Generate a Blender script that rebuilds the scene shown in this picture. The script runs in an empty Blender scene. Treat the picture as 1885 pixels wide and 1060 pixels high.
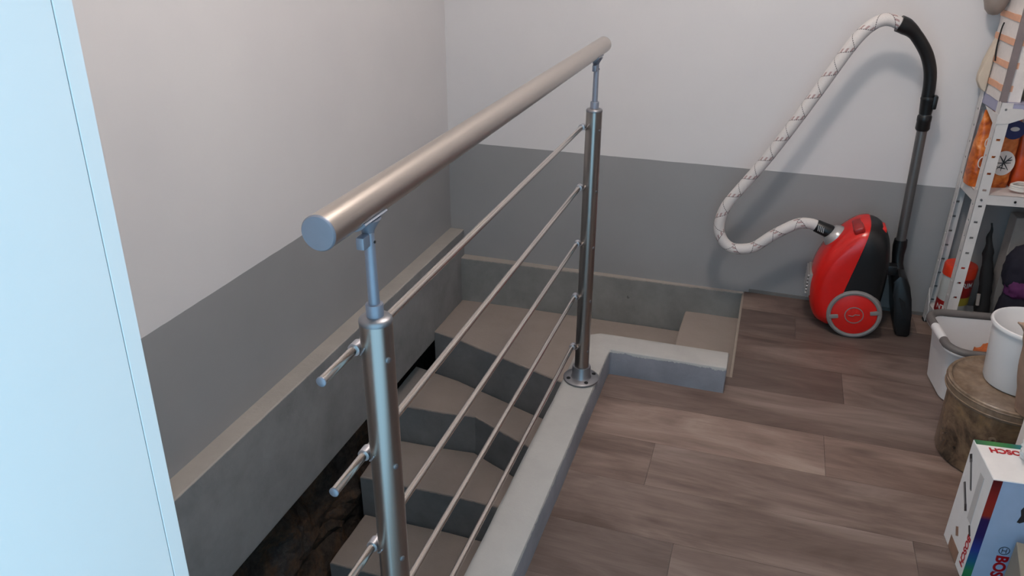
import bpy, bmesh, math, random
from mathutils import Vector, Matrix, noise
random.seed(7)
SC = bpy.context.scene
COL = SC.collection
V = Vector
PI = math.pi

# ------------------------------------------------------------------ camera
def setup_camera():
    f = 1448.74; pitch = math.radians(25.388); yaw = math.radians(18.042); roll = math.radians(0.325)
    fw = V((-math.sin(yaw)*math.cos(pitch), math.cos(yaw)*math.cos(pitch), -math.sin(pitch)))
    r = V((math.cos(yaw), math.sin(yaw), 0)); u = r.cross(fw)
    r2 = r*math.cos(roll) + u*math.sin(roll); u2 = -r*math.sin(roll) + u*math.cos(roll)
    cam = bpy.data.cameras.new('camera'); cam.sensor_width = 36; cam.lens = f*36/1885
    cam.clip_start = 0.02; cam.clip_end = 100
    o = bpy.data.objects.new('camera', cam); COL.objects.link(o)
    m = Matrix((r2, u2, -fw)).transposed().to_4x4(); m.translation = V((0, 0, 1.365))
    o.matrix_world = m
    SC.camera = o
setup_camera()

# ------------------------------------------------------------------ daylight from the hallway behind the camera
SKY = (0.43, 0.76, 1.0); SKY_STRENGTH = 2.0
w = bpy.data.worlds.new('daylight'); SC.world = w; w.use_nodes = True
bg = w.node_tree.nodes['Background']; bg.inputs[0].default_value = (*SKY, 1); bg.inputs[1].default_value = SKY_STRENGTH
LAMP_POS = V((-0.05, 1.55, 2.24)); LAMP_POWER = 44; LAMP_COLOR = (1.0, 0.885, 0.81); LAMP_RADIUS = 0.09
SC.view_settings.view_transform = 'Standard'; SC.view_settings.look = 'None'
SC.view_settings.gamma = 1; SC.view_settings.use_curve_mapping = False
SC.view_settings.exposure = 0.0
# portal in the doorway (guides sampling of the daylight only)
pl = bpy.data.lights.new('doorway_portal', 'AREA'); pl.shape = 'RECTANGLE'; pl.size = 1.0; pl.size_y = 2.05
po = bpy.data.objects.new('doorway_portal', pl); COL.objects.link(po)
po.location = (0.0, 0.275, 1.025); po.rotation_euler = (math.radians(90), 0, 0)
pl.cycles.is_portal = True

# ------------------------------------------------------------------ helpers
ORG = {}
def finish(o, label=None, cat=None, group=None, kind=None):
    if label: o['label'] = label
    if cat: o['category'] = cat
    if group: o['group'] = group
    if kind: o['kind'] = kind
    return o
def thing(name, loc, label, cat, group=None, kind=None):
    o = bpy.data.objects.new(name, None); COL.objects.link(o); o.location = loc
    o.empty_display_size = 0.05
    ORG[o.name] = V(loc)
    return finish(o, label, cat, group, kind)
def obj(name, bm, mat, parent=None, origin=None, smooth=False, label=None, angle=40):
    """bm is in world coordinates; linked as one mesh object"""
    po_ = ORG[parent.name] if parent else V((0, 0, 0))
    org = V(origin) if origin is not None else po_.copy()
    bmesh.ops.recalc_face_normals(bm, faces=bm.faces[:])
    bmesh.ops.translate(bm, verts=bm.verts[:], vec=-org)
    me = bpy.data.meshes.new(name); 
    if smooth:
        for f in bm.faces: f.smooth = True
        ca = math.radians(angle)
        for e in bm.edges:
            if len(e.link_faces) == 2:
                try:
                    if e.calc_face_angle() > ca: e.smooth = False
                except ValueError: pass
    bm.to_mesh(me); bm.free()
    for m in (mat if isinstance(mat, (list, tuple)) else [mat]): me.materials.append(m)
    o = bpy.data.objects.new(name, me); COL.objects.link(o)
    if parent: o.parent = parent
    o.location = org - po_
    ORG[o.name] = org
    if label: o['label'] = label
    return o
def B(): return bmesh.new()
def bevel(bm, w, seg=2, verts=None):
    bmesh.ops.bevel(bm, geom=bm.edges[:], offset=w, segments=seg, profile=0.5, affect='EDGES', clamp_overlap=True)
    return bm
def box(bm, a, b, M=None):
    x0, y0, z0 = a; x1, y1, z1 = b
    p = [V((x, y, z)) for z in (z0, z1) for x, y in ((x0, y0), (x1, y0), (x1, y1), (x0, y1))]
    if M is not None: p = [M @ q for q in p]
    v = [bm.verts.new(q) for q in p]
    for f in ((3, 2, 1, 0), (4, 5, 6, 7), (0, 1, 5, 4), (1, 2, 6, 5), (2, 3, 7, 6), (3, 0, 4, 7)):
        bm.faces.new([v[i] for i in f])
    return bm
def prism(bm, poly, z0, z1):
    lo = [bm.verts.new((x, y, z0)) for x, y in poly]; hi = [bm.verts.new((x, y, z1)) for x, y in poly]
    n = len(poly); bm.faces.new(lo[::-1]); bm.faces.new(hi)
    for i in range(n): bm.faces.new((lo[i], lo[(i+1) % n], hi[(i+1) % n], hi[i]))
    return bm
def prism_y(bm, poly, y0, y1):
    """poly in XZ extruded along Y"""
    lo = [bm.verts.new((x, y0, z)) for x, z in poly]; hi = [bm.verts.new((x, y1, z)) for x, z in poly]
    n = len(poly); bm.faces.new(lo); bm.faces.new(hi[::-1])
    for i in range(n): bm.faces.new((lo[i], hi[i], hi[(i+1) % n], lo[(i+1) % n]))
    return bm
def frame_of(d):
    d = d.normalized(); a = V((0, 0, 1)) if abs(d.z) < 0.9 else V((1, 0, 0))
    s = d.cross(a).normalized(); return s, d.cross(s).normalized()
def tube(bm, pts, rad, seg=16, caps=True, uv=False):
    pts = [V(p) for p in pts]; n = len(pts)
    if not hasattr(rad, '__len__'): rad = [rad]*n
    rings = []; s = None; L = [0]
    for i in range(1, n): L.append(L[-1] + (pts[i]-pts[i-1]).length)
    for i, p in enumerate(pts):
        t = (pts[min(i+1, n-1)] - pts[max(i-1, 0)]).normalized()
        if s is None: s, q = frame_of(t)
        else:
            s = (s - t*s.dot(t)).normalized(); q = t.cross(s)
        rings.append([bm.verts.new(p + (s*math.cos(2*PI*k/seg) + q*math.sin(2*PI*k/seg))*rad[i]) for k in range(seg)])
    lay = bm.loops.layers.uv.verify() if uv else None
    for i in range(n-1):
        for k in range(seg):
            k2 = (k+1) % seg
            f = bm.faces.new((rings[i][k], rings[i][k2], rings[i+1][k2], rings[i+1][k]))
            if uv:
                for lp, (a, b) in zip(f.loops, ((i, k), (i, k+1), (i+1, k+1), (i+1, k))): lp[lay].uv = (L[a], b/seg)
    if caps:
        bm.faces.new(rings[0][::-1]); bm.faces.new(rings[-1])
    return bm
def lathe(bm, prof, c, seg=32, axis='Z', close=False):
    """prof: list of (radius, height)"""
    rings = []
    for r, h in prof:
        ring = []
        if r < 1e-6:
            ring = [None]
        for k in range(seg if r >= 1e-6 else 1):
            a = 2*PI*k/seg
            x, y, z = r*math.cos(a), r*math.sin(a), h
            if axis == 'Y': x, y, z = x, h, y
            elif axis == 'X': x, y, z = h, x, y
            vv = bm.verts.new(V(c) + V((x, y, z)))
            if r < 1e-6: ring[0] = vv
            else: ring.append(vv)
        rings.append(ring)
    pairs = list(zip(rings[:-1], rings[1:]))
    if close: pairs.append((rings[-1], rings[0]))
    for a, b in pairs:
        for k in range(seg):
            k2 = (k+1) % seg
            if len(a) == 1 and len(b) == 1: continue
            if len(a) == 1: bm.faces.new((a[0], b[k], b[k2]))
            elif len(b) == 1: bm.faces.new((a[k], a[k2], b[0]))
            else: bm.faces.new((a[k], a[k2], b[k2], b[k]))
    return bm
def spline(pts, per=8):
    pts = [V(p) for p in pts]; out = []
    P = [pts[0]*2-pts[1]] + pts + [pts[-1]*2-pts[-2]]
    for i in range(1, len(P)-2):
        for j in range(per):
            t = j/per; a, b, c, d = P[i-1], P[i], P[i+1], P[i+2]
            out.append(0.5*((2*b) + (c-a)*t + (2*a-5*b+4*c-d)*t*t + (3*b-a-3*c+d)*t**3))
    out.append(pts[-1]); return out
def jitter(bm, amp, scale, seed=0):
    o = V((seed*13.7, seed*5.1, seed*9.3))
    for v in bm.verts:
        v.co += noise.noise_vector(v.co*scale + o)*amp
    return bm
def blob(bm, c, r, amp, scale, seed, sub=4, flat=None):
    g = bmesh.ops.create_icosphere(bm, subdivisions=sub, radius=1)
    o = V((seed*7.3, seed*3.1, seed))
    for v in g['verts']:
        d = v.co.copy(); k = 1 + amp*noise.fractal(d*scale + o, 0.8, 2.0, 4)
        v.co = V(c) + V((d.x*r[0]*k, d.y*r[1]*k, d.z*r[2]*k))
        if flat is not None and v.co.z < flat: v.co.z = flat
    return bm
def text_bm(s, size, M, offset=0.0, depth=0.0003):
    cu = bpy.data.curves.new('t', 'FONT'); cu.body = s; cu.size = size; cu.offset = offset; cu.extrude = depth
    cu.align_x = 'CENTER'; cu.align_y = 'CENTER'; cu.resolution_u = 4
    ob = bpy.data.objects.new('t', cu); COL.objects.link(ob)
    dg = bpy.context.evaluated_depsgraph_get(); me = bpy.data.meshes.new_from_object(ob.evaluated_get(dg))
    bm = B(); bm.from_mesh(me); bmesh.ops.transform(bm, matrix=M, verts=bm.verts[:])
    bpy.data.objects.remove(ob); bpy.data.meshes.remove(me); bpy.data.curves.remove(cu)
    return bm
def mat3(x, y, z, loc):
    m = Matrix((V(x), V(y), V(z))).transposed().to_4x4(); m.translation = V(loc); return m

# ------------------------------------------------------------------ materials
def srgb(c):
    return tuple(((v/255)/12.92 if v/255 <= 0.04045 else ((v/255+0.055)/1.055)**2.4) for v in c)
class N:
    def __init__(self, name):
        self.m = bpy.data.materials.new(name); self.m.use_nodes = True
        self.t = self.m.node_tree; self.b = self.t.nodes['Principled BSDF']
    def n(self, kind, **kw):
        x = self.t.nodes.new(kind)
        for k, v in kw.items(): setattr(x, k, v)
        return x
    def l(self, a, b): self.t.links.new(a, b)
    def coord(self, out='Object', scale=(1, 1, 1)):
        c = self.n('ShaderNodeTexCoord'); mp = self.n('ShaderNodeMapping'); mp.inputs['Scale'].default_value = scale
        self.l(c.outputs[out], mp.inputs[0]); return mp.outputs[0]
    def noise(self, vec, scale, detail=4, rough=0.55, dist=0.0):
        x = self.n('ShaderNodeTexNoise'); x.inputs['Scale'].default_value = scale; x.inputs['Detail'].default_value = detail
        x.inputs['Roughness'].default_value = rough; x.inputs['Distortion'].default_value = dist
        if vec is not None: self.l(vec, x.inputs['Vector'])
        return x.outputs['Fac']
    def ramp(self, fac, stops):
        r = self.n('ShaderNodeValToRGB'); e = r.color_ramp.elements
        while len(e) > 1: e.remove(e[-1])
        e[0].position = stops[0][0]; e[0].color = (*stops[0][1], 1)
        for p, c in stops[1:]:
            q = e.new(p); q.color = (*c, 1)
        self.l(fac, r.inputs[0]); return r.outputs[0]
    def mix(self, fac, a, b, blend='MIX'):
        x = self.n('ShaderNodeMix', data_type='RGBA', blend_type=blend)
        for i, s in ((0, fac), (6, a), (7, b)):
            if hasattr(s, 'node'): self.l(s, x.inputs[i])
            elif i == 0: x.inputs[0].default_value = s
            else: x.inputs[i].default_value = (*s, 1)
        return x.outputs[2]
    def math(self, op, a, b=None, c=None):
        x = self.n('ShaderNodeMath', operation=op)
        for i, s in enumerate((a, b, c)):
            if s is None: continue
            if hasattr(s, 'node'): self.l(s, x.inputs[i])
            else: x.inputs[i].default_value = s
        return x.outputs[0]
    def bump(self, h, strength=0.2, dist=0.002):
        x = self.n('ShaderNodeBump'); x.inputs['Strength'].default_value = strength; x.inputs['Distance'].default_value = dist
        self.l(h, x.inputs['Height']); self.l(x.outputs[0], self.b.inputs['Normal'])
    def set(self, color=None, rough=0.5, metal=0.0, spec=0.5):
        if color is not None:
            if hasattr(color, 'node'): self.l(color, self.b.inputs['Base Color'])
            else: self.b.inputs['Base Color'].default_value = (*color, 1)
        self.b.inputs['Roughness'].default_value = rough; self.b.inputs['Metallic'].default_value = metal
        self.b.inputs['Specular IOR Level'].default_value = spec
        return self
def plain(name, c, rough=0.5, metal=0.0, var=0.06, scale=30, bump=0.0, spec=0.5):
    k = N(name); c = srgb(c); v = k.coord()
    f = k.noise(v, scale)
    col = k.ramp(f, [(0.3, tuple(x*(1-var) for x in c)), (0.7, tuple(min(1, x*(1+var)) for x in c))])
    k.set(col, rough, metal, spec)
    if bump: k.bump(f, bump, 0.001)
    return k.m
def wall_paint():
    k = N('painted_plaster'); v = k.coord()
    sep = k.n('ShaderNodeSeparateXYZ'); k.l(v, sep.inputs[0])
    wob = k.math('MULTIPLY', k.math('SUBTRACT', k.noise(v, 9, 3), 0.5), 0.004)
    z = k.math('ADD', sep.outputs[2], wob)
    fac = k.math('GREATER_THAN', z, 0.503)
    n1 = k.noise(v, 2.2, 5); n2 = k.noise(v, 90, 3)
    white = k.ramp(n1, [(0.3, srgb((214, 211, 212))), (0.7, srgb((220, 217, 217)))])
    grey = k.ramp(n1, [(0.3, srgb((144, 144, 145))), (0.7, srgb((151, 151, 152)))])
    k.set(k.mix(fac, grey, white), 0.62, 0, 0.35); k.bump(n2, 0.12, 0.001)
    return k.m
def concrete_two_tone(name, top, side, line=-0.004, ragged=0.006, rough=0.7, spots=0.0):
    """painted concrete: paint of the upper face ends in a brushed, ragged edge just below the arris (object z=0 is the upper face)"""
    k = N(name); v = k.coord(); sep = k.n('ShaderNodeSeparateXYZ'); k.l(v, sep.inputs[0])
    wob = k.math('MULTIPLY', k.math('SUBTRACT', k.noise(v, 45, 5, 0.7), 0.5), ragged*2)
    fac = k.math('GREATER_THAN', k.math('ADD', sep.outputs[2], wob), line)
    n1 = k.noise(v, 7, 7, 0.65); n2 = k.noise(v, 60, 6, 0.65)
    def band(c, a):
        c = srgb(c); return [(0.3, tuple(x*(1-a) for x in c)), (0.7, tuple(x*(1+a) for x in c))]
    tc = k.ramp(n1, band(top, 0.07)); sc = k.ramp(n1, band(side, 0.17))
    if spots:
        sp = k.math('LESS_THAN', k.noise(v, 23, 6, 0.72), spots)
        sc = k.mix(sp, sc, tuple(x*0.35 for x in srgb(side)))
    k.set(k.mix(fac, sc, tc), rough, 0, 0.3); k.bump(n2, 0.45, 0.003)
    return k.m
def laminate():
    k = N('oak_laminate'); oi = k.n('ShaderNodeObjectInfo')
    c = k.n('ShaderNodeTexCoord'); add = k.n('ShaderNodeVectorMath', operation='ADD')
    cm = k.n('ShaderNodeCombineXYZ'); k.l(k.math('MULTIPLY', oi.outputs['Random'], 37.0), cm.inputs[0]); k.l(k.math('MULTIPLY', oi.outputs['Random'], 11.0), cm.inputs[1])
    k.l(c.outputs['Object'], add.inputs[0]); k.l(cm.outputs[0], add.inputs[1])
    def mp(s):
        m = k.n('ShaderNodeMapping'); m.inputs['Scale'].default_value = s; k.l(add.outputs[0], m.inputs[0]); return m.outputs[0]
    big = k.noise(mp((1.7, 6.5, 1)), 1.0, 5, 0.6, 1.3)
    mid = k.noise(mp((2.6, 30, 1)), 1.0, 5, 0.6, 1.6)
    fine = k.noise(mp((12, 300, 1)), 1.0, 3, 0.6)
    f = k.math('ADD', k.math('MULTIPLY', big, 0.70), k.math('ADD', k.math('MULTIPLY', mid, 0.20), k.math('MULTIPLY', fine, 0.10)))
    col = k.ramp(f, [(0.34, srgb((98, 80, 72))), (0.46, srgb((124, 105, 97))), (0.55, srgb((142, 123, 114))), (0.68, srgb((164, 147, 138)))])
    tone = k.ramp(oi.outputs['Random'], [(0.0, (0.54, 0.54, 0.545)), (0.5, (0.69, 0.68, 0.67)), (1.0, (0.85, 0.81, 0.775))])
    col = k.mix(1.0, col, tone, 'MULTIPLY')
    vo = k.n('ShaderNodeTexVoronoi'); vo.inputs['Scale'].default_value = 1.0; k.l(mp((3.1, 6.5, 1)), vo.inputs['Vector'])
    kn = k.math('LESS_THAN', k.math('ADD', vo.outputs['Distance'], k.math('MULTIPLY', mid, 0.10)), 0.105)
    knot = k.n('ShaderNodeMapRange'); knot.inputs[1].default_value = 0.24; knot.inputs[2].default_value = 0.06
    k.l(k.math('ADD', vo.outputs['Distance'], k.math('MULTIPLY', mid, 0.10)), knot.inputs[0])
    col = k.mix(k.math('MULTIPLY', knot.outputs[0], 0.6), col, srgb((62, 46, 40)))
    k.set(col, 0.42, 0, 0.4); k.bump(fine, 0.08, 0.0006)
    return k.m
def steel(name, c=(186, 178, 172), rough=0.24, axis='Y'):
    k = N(name); s = {'Y': (500, 1.2, 500), 'Z': (500, 500, 1.2)}[axis]
    v = k.coord('Object', s); f = k.noise(v, 1.0, 3)
    cc = srgb(c)
    k.set(k.ramp(f, [(0.3, tuple(x*0.96 for x in cc)), (0.7, cc)]), rough, 1.0)
    r = k.n('ShaderNodeMapRange'); r.inputs[3].default_value = rough*0.9; r.inputs[4].default_value = rough*1.12
    k.l(f, r.inputs[0]); k.l(r.outputs[0], k.b.inputs['Roughness'])
    return k.m
def earth():
    k = N('raw_earth_and_stone'); v = k.coord(); a = k.noise(v, 5, 8, 0.68, 0.5); b = k.noise(v, 34, 8, 0.7)
    col = k.ramp(a, [(0.34, srgb((38, 36, 37))), (0.48, srgb((58, 50, 45))), (0.56, srgb((88, 66, 50))), (0.63, srgb((60, 57, 58))), (0.72, srgb((104, 98, 94)))])
    k.set(k.mix(0.35, col, k.ramp(b, [(0.35, (0.02, 0.018, 0.016)), (0.65, (0.13, 0.10, 0.08))])), 0.95, 0, 0.1)
    k.bump(b, 0.8, 0.01); return k.m
def hose_mat():
    k = N('hose_white_thread'); uv = k.n('ShaderNodeUVMap'); sep = k.n('ShaderNodeSeparateXYZ'); k.l(uv.outputs[0], sep.inputs[0])
    U = k.math('MULTIPLY', sep.outputs[0], 1/0.085); T = sep.outputs[1]
    def thread(sign, dashed, off):
        p = k.math('FRACT', k.math('ADD', k.math('ADD', U, k.math('MULTIPLY', T, sign)), off))
        ln = k.math('LESS_THAN', k.math('ABSOLUTE', k.math('SUBTRACT', p, 0.5)), 0.017)
        if dashed:
            d = k.math('GREATER_THAN', k.math('FRACT', k.math('MULTIPLY', T, 22)), 0.35); ln = k.math('MULTIPLY', ln, d)
        return ln
    n = k.noise(uv.outputs[0], 260, 2)
    base = k.ramp(n, [(0.3, srgb((196, 190, 188))), (0.7, srgb((222, 216, 213)))])
    # printed reddish marks along one spiral
    p = k.math('FRACT', k.math('ADD', U, k.math('MULTIPLY', T, -1.0)))
    red = k.math('MULTIPLY', k.math('LESS_THAN', k.math('ABSOLUTE', k.math('SUBTRACT', p, 0.22)), 0.085), k.math('LESS_THAN', k.math('FRACT', k.math('MULTIPLY', T, 9)), 0.45))
    col = k.mix(k.math('MULTIPLY', red, 0.75), base, srgb((150, 112, 112)))
    col = k.mix(thread(1.0, True, 0.0), col, srgb((52, 48, 52))); col = k.mix(thread(-1.0, True, 0.37), col, srgb((60, 54, 58)))
    k.set(col, 0.6, 0, 0.3); return k.m
def clear_plastic(name, tint, rough=0.12, alpha_mix=0.5):
    k = N(name); k.set(tint, rough); k.b.inputs['Transmission Weight'].default_value = alpha_mix; k.b.inputs['IOR'].default_value = 1.35
    return k.m
def grime_pail(name, lid=False):
    k = N(name); v = k.coord('Object', (1, 1, 1)); a = k.noise(v, 9, 7, 0.66, 0.8); b = k.noise(v, 40, 5)
    sep = k.n('ShaderNodeSeparateXYZ'); k.l(v, sep.inputs[0])
    if lid: col = k.ramp(a, [(0.33, srgb((92, 78, 66))), (0.5, srgb((126, 106, 88))), (0.66, srgb((150, 130, 112)))])
    else: col = k.ramp(a, [(0.36, srgb((44, 33, 26))), (0.45, srgb((104, 82, 64))), (0.56, srgb((138, 112, 84))), (0.68, srgb((178, 134, 86)))])
    k.set(k.mix(0.2, col, k.ramp(b, [(0.3, srgb((60, 45, 36))), (0.7, srgb((190, 160, 130)))])), 0.22, 0, 0.5)
    k.b.inputs['Transmission Weight'].default_value = 0.12
    return k.m
def rainbow(axis, lo, hi, stops):
    k = N('colour_band_print'); v = k.coord(); sep = k.n('ShaderNodeSeparateXYZ'); k.l(v, sep.inputs[0])
    mr = k.n('ShaderNodeMapRange'); mr.inputs[1].default_value = lo; mr.inputs[2].default_value = hi
    k.l(sep.outputs[axis], mr.inputs[0]); k.set(k.ramp(mr.outputs[0], [(p, srgb(c)) for p, c in stops]), 0.35); return k.m
def bag_print():
    k = N('orange_printed_foil'); v = k.coord(); a = k.noise(v, 14, 4, 0.6, 1.2)
    k.set(k.ramp(a, [(0.35, srgb((150, 62, 22))), (0.5, srgb((205, 104, 36))), (0.62, srgb((226, 138, 72))), (0.72, srgb((232, 178, 140)))]), 0.3); return k.m

M = dict(
    wall=wall_paint(),
    ceiling=plain('ceiling_white', (225, 222, 218), 0.8, var=0.02, scale=4),
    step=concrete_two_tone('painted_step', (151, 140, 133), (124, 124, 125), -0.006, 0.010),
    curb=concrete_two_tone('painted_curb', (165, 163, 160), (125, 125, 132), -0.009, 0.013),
    plinth=concrete_two_tone('painted_footing', (162, 155, 148), (130, 131, 130), -0.004, 0.006, spots=0.30),
    ledge=concrete_two_tone('painted_ledge', (163, 158, 152), (132, 132, 133), -0.003, 0.002),
    floor_slab=plain('floor_edge', (150, 140, 130), 0.7),
    laminate=laminate(), earth=earth(),
    jamb=plain('white_lacquer', (232, 234, 234), 0.3, var=0.01, scale=3),
    seam=plain('seam_shadow_gap', (90, 95, 105), 0.8),
    steelY=steel('brushed_steel_rail', (196, 188, 181), 0.32, 'Y'), steelZ=steel('brushed_steel_post', (158, 152, 148), 0.29, 'Z'),
    
    rodm=plain('bright_steel_rod', (205, 198, 192), 0.22, 1.0, 0.01, 5),
    cast=plain('cast_satin_steel', (140, 140, 144), 0.42, 0.9, 0.05), capm=plain('satin_cap', (134, 138, 150), 0.45, 0.5, 0.04),
    clip=plain('zinc_clip', (190, 190, 196), 0.4, 0.9, 0.04), dark=plain('dark_hole', (18, 18, 20), 0.8),
    rackw=plain('white_powder_coat', (212, 208, 206), 0.42, var=0.03, scale=25), zinc=plain('bolt_zinc', (150, 150, 152), 0.4, 0.9),
    red=plain('vacuum_red', (205, 24, 18), 0.22, var=0.03), redw=plain('wheel_red', (206, 30, 24), 0.35, var=0.03),
    black=plain('black_plastic', (15, 15, 17), 0.38, var=0.1), blackm=plain('matte_black', (13, 13, 16), 0.75, var=0.2),
    greyp=plain('grey_plastic', (128, 124, 122), 0.45, var=0.04), silver=plain('silver_plastic', (176, 174, 174), 0.3, 0.5, 0.03),
    tubem=plain('satin_grey_tube', (118, 116, 116), 0.36, 0.7, 0.04), hose=hose_mat(),
    tagw=plain('print_white', (205, 205, 205), 0.5),
    whitep=plain('white_plastic', (222, 220, 220), 0.35, var=0.02, scale=10), greyrim=plain('grey_soft_grip', (98, 93, 91), 0.55, var=0.05),
    pail=grime_pail('murky_plastic_pail'), lid=grime_pail('dusty_clear_lid', True),
    card=plain('white_carton', (226, 222, 220), 0.4, var=0.03), cardblue=plain('pale_blue_print', (168, 186, 214), 0.35, var=0.03),
    sidep=None, redprint=plain('red_print', (176, 20, 30), 0.4), blackprint=plain('black_print', (40, 38, 42), 0.45), greyprint=plain('grey_print', (120, 116, 116), 0.5, var=0.2),
    brownprint=plain('brown_print', (138, 106, 88), 0.5, var=0.2),
    bag=bag_print(), blueprint=plain('blue_print', (24, 40, 96), 0.35), emblem=plain('emblem_print', (216, 206, 200), 0.4), orange=plain('orange_red_pack', (196, 74, 30), 0.4, var=0.12),
    stripebody=plain('off_white_packing', (226, 218, 214), 0.6, var=0.04, scale=60, bump=0.4), stripe=plain('peach_band', (222, 168, 138), 0.6, var=0.06, scale=50),
    greybrown=plain('grey_brown_edge', (128, 116, 116), 0.6, var=0.08), cream=plain('cream_paper', (206, 192, 174), 0.7, var=0.06, scale=18, bump=0.3),
    tan=plain('tan_cloth', (150, 122, 104), 0.85, var=0.1, scale=40, bump=0.3), taupe=plain('taupe_pot', (142, 130, 122), 0.4, var=0.08),
    redlid=plain('orange_red_lid', (214, 58, 30), 0.4), tubw=plain('translucent_white_tub', (186, 188, 186), 0.4), redlabel=plain('red_label', (150, 30, 30), 0.4), yellow=plain('yellow_print', (176, 160, 60), 0.4),
    purple=plain('purple_fabric', (84, 30, 82), 0.8, var=0.2), navy=plain('dark_navy_fabric', (22, 20, 36), 0.85, var=0.2), greycard=plain('grey_carton', (146, 140, 136), 0.7),
    rust=plain('rust_orange_cloth', (176, 92, 44), 0.8, var=0.15), cable=plain('white_cable', (206, 200, 194), 0.45), olive=plain('olive_grey_carton', (134, 128, 116), 0.6),
    clear=clear_plastic('clear_plastic', (0.92, 0.94, 0.95), 0.12, 0.6),
    lilac=plain('lilac_grey', (158, 158, 184), 0.5, var=0.03),  # lilac grey for the upper shelf board only
    recess_red=plain('recess_shade_red', (150, 22, 20), 0.3, var=0.03),
    palegrey=plain('pale_grey_print', (188, 184, 182), 0.45, var=0.06),
    skirt=plain('grey_skirting', (112, 110, 108), 0.6),
)

# ------------------------------------------------------------------ the room
XL, YB, XR, YF, ZC = -1.265, 3.01, 1.75, 0.4785, 2.45; YW = 0.28
def struct(name, bm, mat, label, cat, origin=(0, 0, 0), smooth=False):
    return finish(obj(name, bm, mat, None, origin, smooth), label, cat, None, 'structure')
struct('wall_back', box(B(), (-1.72, YB, -1.5), (XR+0.12, YB+0.12, ZC)), M['wall'], 'back wall painted white above and grey below, behind the red vacuum', 'wall')
struct('wall_left', box(B(), (XL-0.12, YW, 0.10), (XL, YB, ZC)), M['wall'], 'left wall of the stairwell painted white above and grey below', 'wall')
struct('wall_right', box(B(), (XR, YW, -0.1), (XR+0.12, YB, ZC)), M['wall'], 'right wall behind the storage rack, outside the view', 'wall')
DX0, DX1, DH = -0.500, 0.50, 2.05
bm = B(); box(bm, (XL, YW, 0.0), (DX0-0.03, YF-0.045, ZC)); box(bm, (DX1+0.03, YW, 0.0), (XR, YF-0.045, ZC)); box(bm, (DX0-0.03, YW, DH+0.03), (DX1+0.03, YF-0.045, ZC))
struct('wall_front', bm, M['wall'], 'wall with the doorway the view looks through', 'wall')
struct('ceiling', box(B(), (XL-0.12, YW, ZC), (XR+0.12, YB+0.12, ZC+0.1)), M['ceiling'], 'plain white ceiling above the stairwell room', 'ceiling')
# door frame (left lining seen large at the picture's left edge)
d = thing('door_1', (0.0, 0.30, 0), 'white lacquered door frame close up along the left edge, cool daylight on it', 'door frame', kind='structure')
for sx, x in ((1, DX0), (-1, DX1)):
    x0, x1 = sorted((x, x-sx*0.028))
    obj('jamb', bevel(box(B(), (x0, YW-0.01, 0), (x1, YF-0.0190, DH+0.028)), 0.0003, 1), M['jamb'], d)
    xc0, xc1 = sorted((x, x-sx*0.075))
    obj('casing', bevel(box(B(), (xc0, YF-0.0178, 0), (xc1, YF, DH+0.075)), 0.0005, 1), M['jamb'], d)
    xs0, xs1 = sorted((x-sx*0.0012, x-sx*0.020))
    obj('seam_strip', box(B(), (xs0, YF-0.0192, 0), (xs1, YF-0.0176, DH+0.028)), M['seam'], d)
obj('head_jamb', box(B(), (DX0, YW-0.01, DH), (DX1, YF-0.0190, DH+0.028)), M['jamb'], d)
obj('head_casing', bevel(box(B(), (DX0, YF-0.0178, DH), (DX1, YF, DH+0.075)), 0.0015, 1), M['jamb'], d)

d.rotation_euler.x = math.radians(-1.3); d.location = (0.0, 0.30-0.0244, 0.005)
# floor slab and planks
SX, LX, LY0, LY1 = -0.385, -0.016, 2.212, 2.318      # curb inner faces
bm = B(); prism(bm, [(SX-0.002, 0.02), (XR, 0.02), (XR, YB), (-0.004, YB), (-0.004, LY1-0.005), (LX-0.004, LY1-0.005), (LX-0.004, LY0-0.002), (SX-0.002, LY0-0.002)], -0.12, -0.009)
floor = finish(obj('floor', bm, M['floor_slab']), 'grey brown oak laminate floor beside the stair opening', 'floor', None, 'structure')
bm = B(); box(bm, (XL, -0.1, -0.12), (SX-0.1, 0.75, 0.0))
struct('stair_bridge_slab', bm, M['floor_slab'], 'short floor slab over the lower stairs left of the doorway', 'floor')
G = 0.00035; X_END = 1.70
rows = [1.498 + 0.1925*i for i in range(-6, 9)]
joints = {1.305: [-0.076, 1.214], 1.498: [0.473], 1.690: [-0.179, 1.11], 1.883: [0.280, 1.57], 2.075: [0.93], 2.268: [0.345, 1.63], 2.46: [0.75], 2.653: [0.20, 1.48], 2.845: [0.62], 1.113: [0.66], 0.920: [0.1, 1.39], 0.728: [0.85], 0.535: [0.3, 1.6], 0.343: [0.95], }
for i in range(len(rows)-1):
    y0, y1 = rows[i], min(rows[i+1], YB-0.006)
    if y0 < 0.30: y0 = 0.30
    if y1 - y0 < 0.01 or y0 > YB: continue
    key = min(joints, key=lambda q: abs(q-rows[i])); js = joints[key]
    def lim(y): return SX if y < LY0 else (LX if y < LY1 else 0.004)
    cuts = sorted([y0] + [c for c in (LY0, LY1) if y0 < c < y1] + [y1])
    xs = [None] + [x for x in js if x > -0.3] + [X_END]
    for a, b in zip(xs[:-1], xs[1:]):
        right = b - G
        if a is None:
            poly = [(right, y0+G), (right, y1-G)]
            for c0, c1 in reversed(list(zip(cuts[:-1], cuts[1:]))):
                x = lim((c0+c1)/2); poly += [(x, c1-(G if c1 == y1 else 0)), (x, c0+(G if c0 == y0 else 0))]
        else:
            l0 = max(a+G, lim(y0+1e-4)) ; poly = [(right, y0+G), (right, y1-G), (l0, y1-G), (l0, y0+G)]
        cx = sum(p[0] for p in poly)/len(poly); cy = (y0+y1)/2
        bm = prism(B(), poly, -0.009, 0.0)
        obj('plank', bm, M['laminate'], floor, origin=(cx, cy, 0))
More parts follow.
